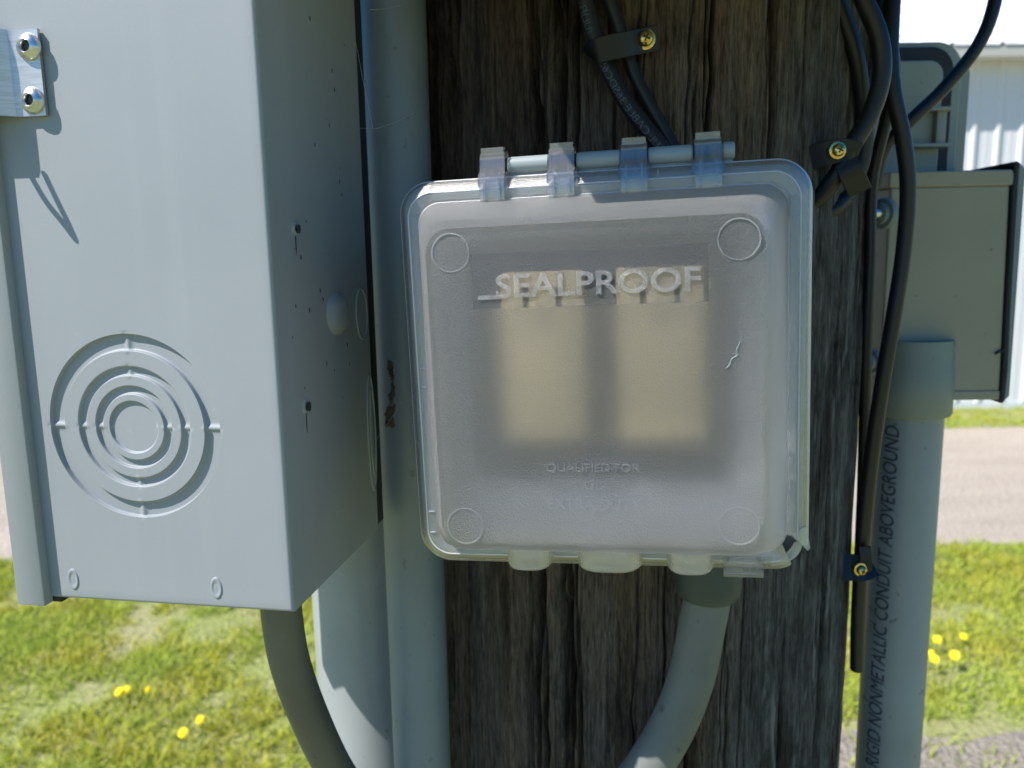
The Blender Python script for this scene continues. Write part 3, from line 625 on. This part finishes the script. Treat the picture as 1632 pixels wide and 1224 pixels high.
# connector and liquidtight conduit below
YL = .386
lt = empty("flexible_conduit", at(1128, 925, YL), "weathered grey flexible conduit curving down from under the clear cover", "conduit"); o = at(1128, 925, YL)
pts = [at(1131, 905, YL), at(1128, 945, YL), at(1118, 1000, YL), at(1103, 1075, YL), at(1075, 1150, YL), at(1033, 1222, YL), at(975, 1300, YL)]
MB().tube([p-o for p in spline(pts, 12)], .0119, 40).build("jacket", M_flex2, lt, 50)
p1 = at(1132, 862, YL)-o; p2 = at(1127, 949, YL)-o; ax = (p2-p1); L_ = ax.length
MB().lathe(p1, ax, [(.001, 0), (.0165, 0), (.0168, L_*.75), (.0162, L_*.9), (.0145, L_), (.0130, L_), (.001, L_-.001)], 40).build("connector", M_fit, lt, 40)
# ------------------------------------------------------------------ right conduit, junction box
RX, RY = at(1434, 900, .555).x, .555
jb = empty("right_conduit", (RX, RY, 0), "straight grey conduit with upright black lettering at right of the pole", "conduit")
hub_z = at(1450, 676, RY).z
MB().tube([(0, 0, 0), (0, 0, 1), (0, 0, hub_z+.02)], .0223, 64).build("pipe", painted("printed_pvc", (.25, .28, .30), .45, .09, .2), jb, 50)
v, f = text_mesh("RIGID NONMETALLIC CONDUIT ABOVEGROUND", .0145, .00005, .0, .12, 1.0, 2)
zt1 = at(1425, 684, RY-.02).z; zt0 = at(1398, 1232, RY-.02).z; xs = [p[0] for p in v]; k = (zt1-zt0)/(max(xs)-min(xs)); mb = MB(); vv = []
for p in v:
    zz = zt0+p[0]*k; s_ = p[1]*1.0
    an = R(-128)+s_*-1.0/.0241*-1.0*-1.0          # letters read upwards on the near left of the pipe
    an = R(-131)-s_/.0223
    r_ = .02262+p[2]; vv.append((r_*math.cos(an), r_*math.sin(an), zz))
mb.add(vv, f); mb.build("lettering", M_ink, jb, 0)
YJ = .545                                       # front plane of the junction box
JO = at(1400, 640, YJ); FJ = Frame(JO, R(2))
jx = empty("junction_box", FJ.m, "olive grey junction box with black gasket on its right edge, behind the cables", "junction box")
x1, z1 = FJ.front(1612, 270, 0); x0 = 0; zb = FJ.front(1500, 638, 0)[1]
xr_b = FJ.front(1592, 640, 0)[0]
def jbox(xa, xb_t, xb_b, ya, yb, za, zb_, name, mat, bev=.0015):
    mb = MB(); mb.box(0, 1, ya, yb, za, zb_, 0)
    mb.v = [(xa if v[0] == 0 else (xb_t if v[2] > (za+zb_)/2 else xb_b), v[1], v[2]) for v in mb.v]; bm = None
    o = mb.build(name, mat, jx, 30); md = o.modifiers.new("bev", 'BEVEL'); md.width = bev; md.segments = 3; md.limit_method = 'ANGLE'; return o
jbox(0, x1, xr_b, 0, .07, zb+.006, z1-.010, "body", M_jb)
jbox(-.0015, x1+.0005, xr_b, -.0012, .072, z1-.0102, z1, "top_rim", M_jb, .0012)
jbox(.045, xr_b, xr_b, -.0008, .071, zb, zb+.0065, "bottom_rim", M_jb, .0010)
# gasket
mb = MB(); gp = [FJ.front(px, py, -.001) for px, py in ((1621, 262), (1617, 300), (1612, 400), (1606, 500), (1602, 590), (1597, 638))]
mb.tube([(a, .0, b) for a, b in gp], .0021, 10); mb.tube([(gp[0][0], 0, gp[0][1]), (gp[0][0], .07, gp[0][1])], .0022, 8); mb.tube([(gp[-1][0], 0, gp[-1][1]), (gp[-1][0], .07, gp[-1][1])], .0022, 8)
mb.tube([(gp[-2][0]+.001, -.001, gp[-2][1]+.014), (gp[-2][0]-.004, -.001, gp[-2][1]+.0135), (gp[-2][0]-.0075, -.0012, gp[-2][1]+.0115)], .0009, 8)
mb.build("gasket", M_gask_shade, jx, 60)
mb = MB(); mb.add([(gp[0][0]+.0015, -.001, gp[0][1]+.001), (gp[0][0]+.0055, -.001, gp[0][1]-.003), (gp[-1][0]+.0045, -.001, gp[-1][1]+.003), (gp[-1][0]+.0015, -.001, gp[-1][1])]+
                  [(gp[0][0]+.0015, .07, gp[0][1]+.001), (gp[0][0]+.0055, .07, gp[0][1]-.003), (gp[-1][0]+.0045, .07, gp[-1][1]+.003), (gp[-1][0]+.0015, .07, gp[-1][1])],
                  [(0, 1, 2, 3), (7, 6, 5, 4), (0, 4, 5, 1), (1, 5, 6, 2), (2, 6, 7, 3), (3, 7, 4, 0)]); mb.build("side_lid", M_pvc2, jx, 30)
# hub cast on the box
hx, hz = FJ.front(1452, 660, 0); hh = FJ.inv @ Vector((RX, RY, 0)); ztop = FJ.front(1460, 548, -.02)[1]; zbot = FJ.front(1460, 672, -.02)[1]
MB().lathe((hh.x, hh.y, zbot), (0, 0, 1), [(.0226, 0), (.0258, .0), (.0268, .0015), (.0268, .028), (.0262, .030), (.0257, ztop-zbot-.004), (.025, ztop-zbot), (.001, ztop-zbot)], 64).build("hub", M_hub, jx, 40)
for px, py, s, bl in ((1409, 340, 1.0, 0), (1391, 578, .8, 1)):
    a_, b_ = FJ.front(px, py, -.004); mb = MB()
    mb.lathe((a_+.004, .002, b_), (-1, -.5, 0), [(.001, 0), (.0098*s, 0), (.0105*s, .001), (.0105*s, .004), (.0098*s, .005), (.0072*s, .0052), (.0070*s, .008), (.006*s, .0086), (.001, .0086)], 36)
    mb.build("mounting_lug", M_pvc2, jx, 40)
    MB().lathe((a_-.003, -.003, b_), (-1, -.3, 0), [(.001, 0), (.0032, 0), (.0034, .007), (.0025, .009), (.001, .009)], 20).build("bolt", M_rivet, jx, 40)
# upper conduit body behind the cables
YU = .60
UO = at(1430, 275, YU); FU = Frame(UO, R(0)); up = empty("conduit_body", FU.m, "grey rounded conduit fitting above the junction box, partly hidden by black cables", "conduit fitting")
def arch(px_l, px_r, py_t, py_b, y, r, seg=12):
    xl, zt = FU.front(px_l, py_t, y); xr, zb_ = FU.front(px_r, py_b, y); out = [(xl, zb_), (xr, zb_)]
    for k in range(seg+1):
        t = R(90*k/seg); out.append((xr-r+r*math.cos(t), zt-r+r*math.sin(t)))
    out += [(xl, zt)]; return out
def slab(poly, y0, y1, name, mat):
    mb = MB(); n = len(poly); mb.add([(p[0], y, p[1]) for y in (y0, y1) for p in poly], [tuple(range(n)), tuple(range(n, 2*n))]+[(i, (i+1) % n, n+(i+1) % n, n+i) for i in range(n)])
    o = mb.build(name, mat, up, 40); md = o.modifiers.new("bev", 'BEVEL'); md.width = .001; md.segments = 2; md.limit_method = 'ANGLE'; return o
slab(arch(1420, 1532, 96, 330, .018, .012), .018, .06, "backplate", M_ufit)
slab(arch(1410, 1518, 68, 330, .0, .018), .0, .03, "body", M_ufit)
slab(arch(1410, 1505, 76, 330, -.003, .016), -.0035, .0003, "gasket", M_gask_shade)
slab(arch(1410, 1490, 97, 330, -.012, .010), -.012, -.0032, "cover_plate", M_ufit)
a_, b_ = FU.front(1470, 172, -.02); c_, d_ = FU.front(1514, 232, -.02)
MB().box(a_, c_, -.022, -.010, b_-.002, b_+.0005, .0004).box(a_-.008, c_-.001, -.024, -.010, d_-.001, d_+.0014, .0004).box(a_+.012, c_-.002, -.018, -.008, d_, b_, .001).build("clamp_lug", M_ufit, up, 30)
# ------------------------------------------------------------------ cables
def cable(name, pts, r, label, flat=None, seg=18, group="black cables on the pole"):
    sp = spline([at(*p) for p in pts], 10); o = MB().tube(sp, r, seg, flat=flat).build(name, M_rub, None, 60)
    tag(o, label, "cable", group); return o, sp
cable("black_cable", [(1595, -90, .50), (1586, 0, .50), (1560, 70, .50), (1505, 140, .50), (1450, 193, .50), (1410, 235, .505), (1392, 300, .51)], .0038, "black cable looping in front of the white shed roof at top right")
cable("black_cable", [(1426, -60, .46), (1422, 0, .455), (1419, 80, .452), (1424, 150, .45), (1439, 220, .45), (1447, 300, .452), (1440, 400, .455), (1425, 500, .456), (1408, 600, .458), (1393, 700, .460), (1381, 800, .462), (1372, 900, .466), (1367, 1000, .470), (1366, 1066, .474)], .0043, "long black cable hanging down the right edge of the pole to a cut end")
cable("black_cable", [(1352, -60, .42), (1377, 0, .42), (1401, 60, .42), (1405, 120, .42), (1388, 180, .42), (1357, 234, .42), (1330, 285, .422), (1296, 322, .43), (1262, 332, .44)], .0046, "thick black cable bending under the small clip and behind the cover corner")
cable("black_cable", [(1318, -50, .435), (1338, 10, .435), (1362, 80, .436), (1374, 150, .44), (1378, 230, .445), (1362, 290, .445), (1326, 335, .437), (1270, 352, .437)], .0042, "thin black cable passing behind the thicker one at top right of the pole")
cable("black_cable", [(1398, -50, .46), (1412, 40, .46), (1425, 110, .462), (1412, 190, .468), (1390, 290, .474), (1386, 420, .476), (1381, 540, .478), (1378, 660, .48), (1375, 780, .48), (1371, 880, .48), (1372, 960, .48)], .0034, "slender black cable tucked behind the long hanging one")
ca, spA = cable("black_cable", [(918, -60, .394), (932, 0, .395), (948, 60, .395), (966, 105, .395), (996, 160, .393), (1030, 205, .391), (1062, 245, .389), (1090, 290, .388)], .0039, "flat black cable with printed letters above the hinges")
cable("black_cable", [(955, -60, .400), (972, 0, .400), (992, 60, .400), (1010, 115, .400), (1034, 165, .398), (1062, 215, .396), (1090, 262, .392)], .0032, "plain black cable lying beside the printed one above the hinges")
# printed letters along the cable
def cable_text(txt, sp, s0, length, h, rad, ang, flip, parent):
    v, f = text_mesh(txt, 1.0, .02, 0, 0, 1.0, 0); xs = [p[0] for p in v]; k = length/(max(xs)-min(xs))
    cum = [0]
    for a, b in zip(sp[:-1], sp[1:]): cum.append(cum[-1]+(b-a).length)
    out = []
    for p in v:
        s_ = s0+(length-p[0]*k if flip else p[0]*k); i = max(0, min(len(cum)-2, int(np.searchsorted(cum, s_))-1)); t = (s_-cum[i])/(cum[i+1]-cum[i])
        P = sp[i].lerp(sp[i+1], t); T_ = (sp[i+1]-sp[i]).normalized(); V_ = (CAM-P).normalized(); N_ = (V_-T_*V_.dot(T_)).normalized(); B_ = T_.cross(N_)
        yy = (p[1]-.35)*h; yy = yy if not flip else -yy; a_ = ang+yy/rad
        out.append(P+(N_*math.cos(a_)+B_*math.sin(a_))*(rad+.00015+.0001*(p[2] > 0)))
    MB().add(out, f).build("lettering", M_print, parent, 0)
def slen(sp, py):   # arc length where the cable crosses picture row py
    s_ = 0
    for a, b in zip(sp[:-1], sp[1:]):
        d = a-CAM; y_ = 612-F_PX*d.dot(UP)/d.dot(FW)
        if y_ >= py: return s_
        s_ += (b-a).length
    return s_
a_ = slen(spA, 100); b_ = slen(spA, 160); cable_text("36SDC65", spA, a_, b_-a_, .0046, .0042, .15, True, ca)
a_ = slen(spA, 166); b_ = slen(spA, 212); cable_text("CABLE", spA, a_, b_-a_, .0046, .0042, .15, True, ca)
a_ = slen(spA, 217); b_ = slen(spA, 232); cable_text("UL", spA, a_, b_-a_, .0046, .0042, .15, True, ca)
a_ = slen(spA, 10); b_ = slen(spA, 52); cable_text("(UL)FI", spA, a_, b_-a_, .0046, .0042, .35, True, ca)
# clips
def screw(name, px, py, Y, r, parent, o, ax=(0, -1, .0)):
    p = at(px, py, Y)-o; mb = MB(); r0 = r
    mb.lathe(p, ax, [(r0, -.004), (r0, .0006), (r0*.96, .0010), (r0*.72, .0012), (r0*.70, .0026), (r0*.60, .0036), (r0*.35, .0042), (.0001, .0044)], 36)
    s_ = mb.build(name, M_gold, parent, 45); A = Vector(ax).normalized(); q = p+A*.0044
    m2 = MB(); m2.box(-r0*.36, r0*.36, -.0003, .0003, -r0*.07, r0*.07).box(-r0*.07, r0*.07, -.0004, .0002, -r0*.36, r0*.36)
    rot = Matrix.Rotation(R(25), 3, 'Y'); m2.v = [tuple(q+rot @ Vector(v)) for v in m2.v]; m2.build("cross_slot", M_rust, s_, 0)
def strap(pts, w, th, n=6):
    """ribbon along pts (world), width w across, thickness th toward camera"""
    sp = spline(pts, n); out = []; k = len(sp)
    for i, P in enumerate(sp):
        T_ = (sp[min(i+1, k-1)]-sp[max(i-1, 0)]).normalized(); V_ = (CAM-P).normalized(); N_ = (V_-T_*V_.dot(T_)).normalized(); B_ = T_.cross(N_)
        out += [P+B_*w/2, P+B_*w/2+N_*th, P-B_*w/2+N_*th, P-B_*w/2]
    fs = [(i*4+j, i*4+(j+1) % 4, (i+1)*4+(j+1) % 4, (i+1)*4+j) for i in range(k-1) for j in range(4)]+[(0, 1, 2, 3), tuple(4*(k-1)+j for j in range(4))[::-1]]
    mb = MB(); mb.add(out, fs); return mb
def clip(o, label, ribbons, scr):
    t = empty("cable_clip", o, label, "cable clip", "black cable clips screwed to the pole")
    for pts, w, th in ribbons:
        mb = strap(pts, w, th); mb.v = [tuple(Vector(v)-o) for v in mb.v]; ob = mb.build("strap", M_strap, t, 40); md = ob.modifiers.new("bev", 'BEVEL'); md.width = .0004; md.segments = 2; md.limit_method = 'ANGLE'
    screw("screw", *scr, t, o)
o = at(1028, 64, .398)
clip(o, "black cable clip with gold screw holding the printed cable at the top", [([at(944, 88, .398), at(950, 82, .3895), at(975, 75, .3875), at(1000, 70, .390), at(1020, 66, .396), at(1048, 60, .399)], .0112, .0014)], (1028, 63, .3965, .0050))
o = at(1335, 240, .42)
clip(o, "black cable clip with gold screw at the upper right corner of the cover", [([at(1292, 252, .424), at(1318, 244, .419), at(1345, 240, .417), at(1366, 246, .418)], .0120, .0016), ([at(1349, 258, .4125), at(1358, 278, .411), at(1370, 304, .420)], .0115, .0015)], (1334, 240, .4145, .0044))
o = at(1371, 907, .462)
clip(o, "black cable clip with gold screw low on the pole beside the printed conduit", [([at(1340, 905, .462), at(1357, 904, .4605), at(1372, 905, .458), at(1388, 898, .460)], .0160, .0016), ([at(1378, 870, .458), at(1380, 890, .4565), at(1378, 912, .458)], .007, .0016)], (1371, 907, .4565, .0042))
# ------------------------------------------------------------------ unseen box added above the cover to shade its upper right
a_, b_ = FC.front(905, 262, -.004); FM = Frame(FC.m @ Vector((a_, -.004, b_)), YAWB)
zb_ = .100; xl_ = -.65*zb_
mt = empty("shade_blocker", FM.m @ Matrix.Translation((0, 0, zb_)), "unseen grey box added above the clear cover to shade its upper right", "shade blocker")
MB().box(xl_, .20, -.076, .093, 0, .36, .003).build("body", M_box, mt)
MB().lathe((.07, -.076, .18), (0, -1, 0), [(.088, 0), (.09, .006), (.085, .012), (.08, .05), (.06, .062), (.001, .064)], 48).build("blocker_dome", M_pvc, mt)
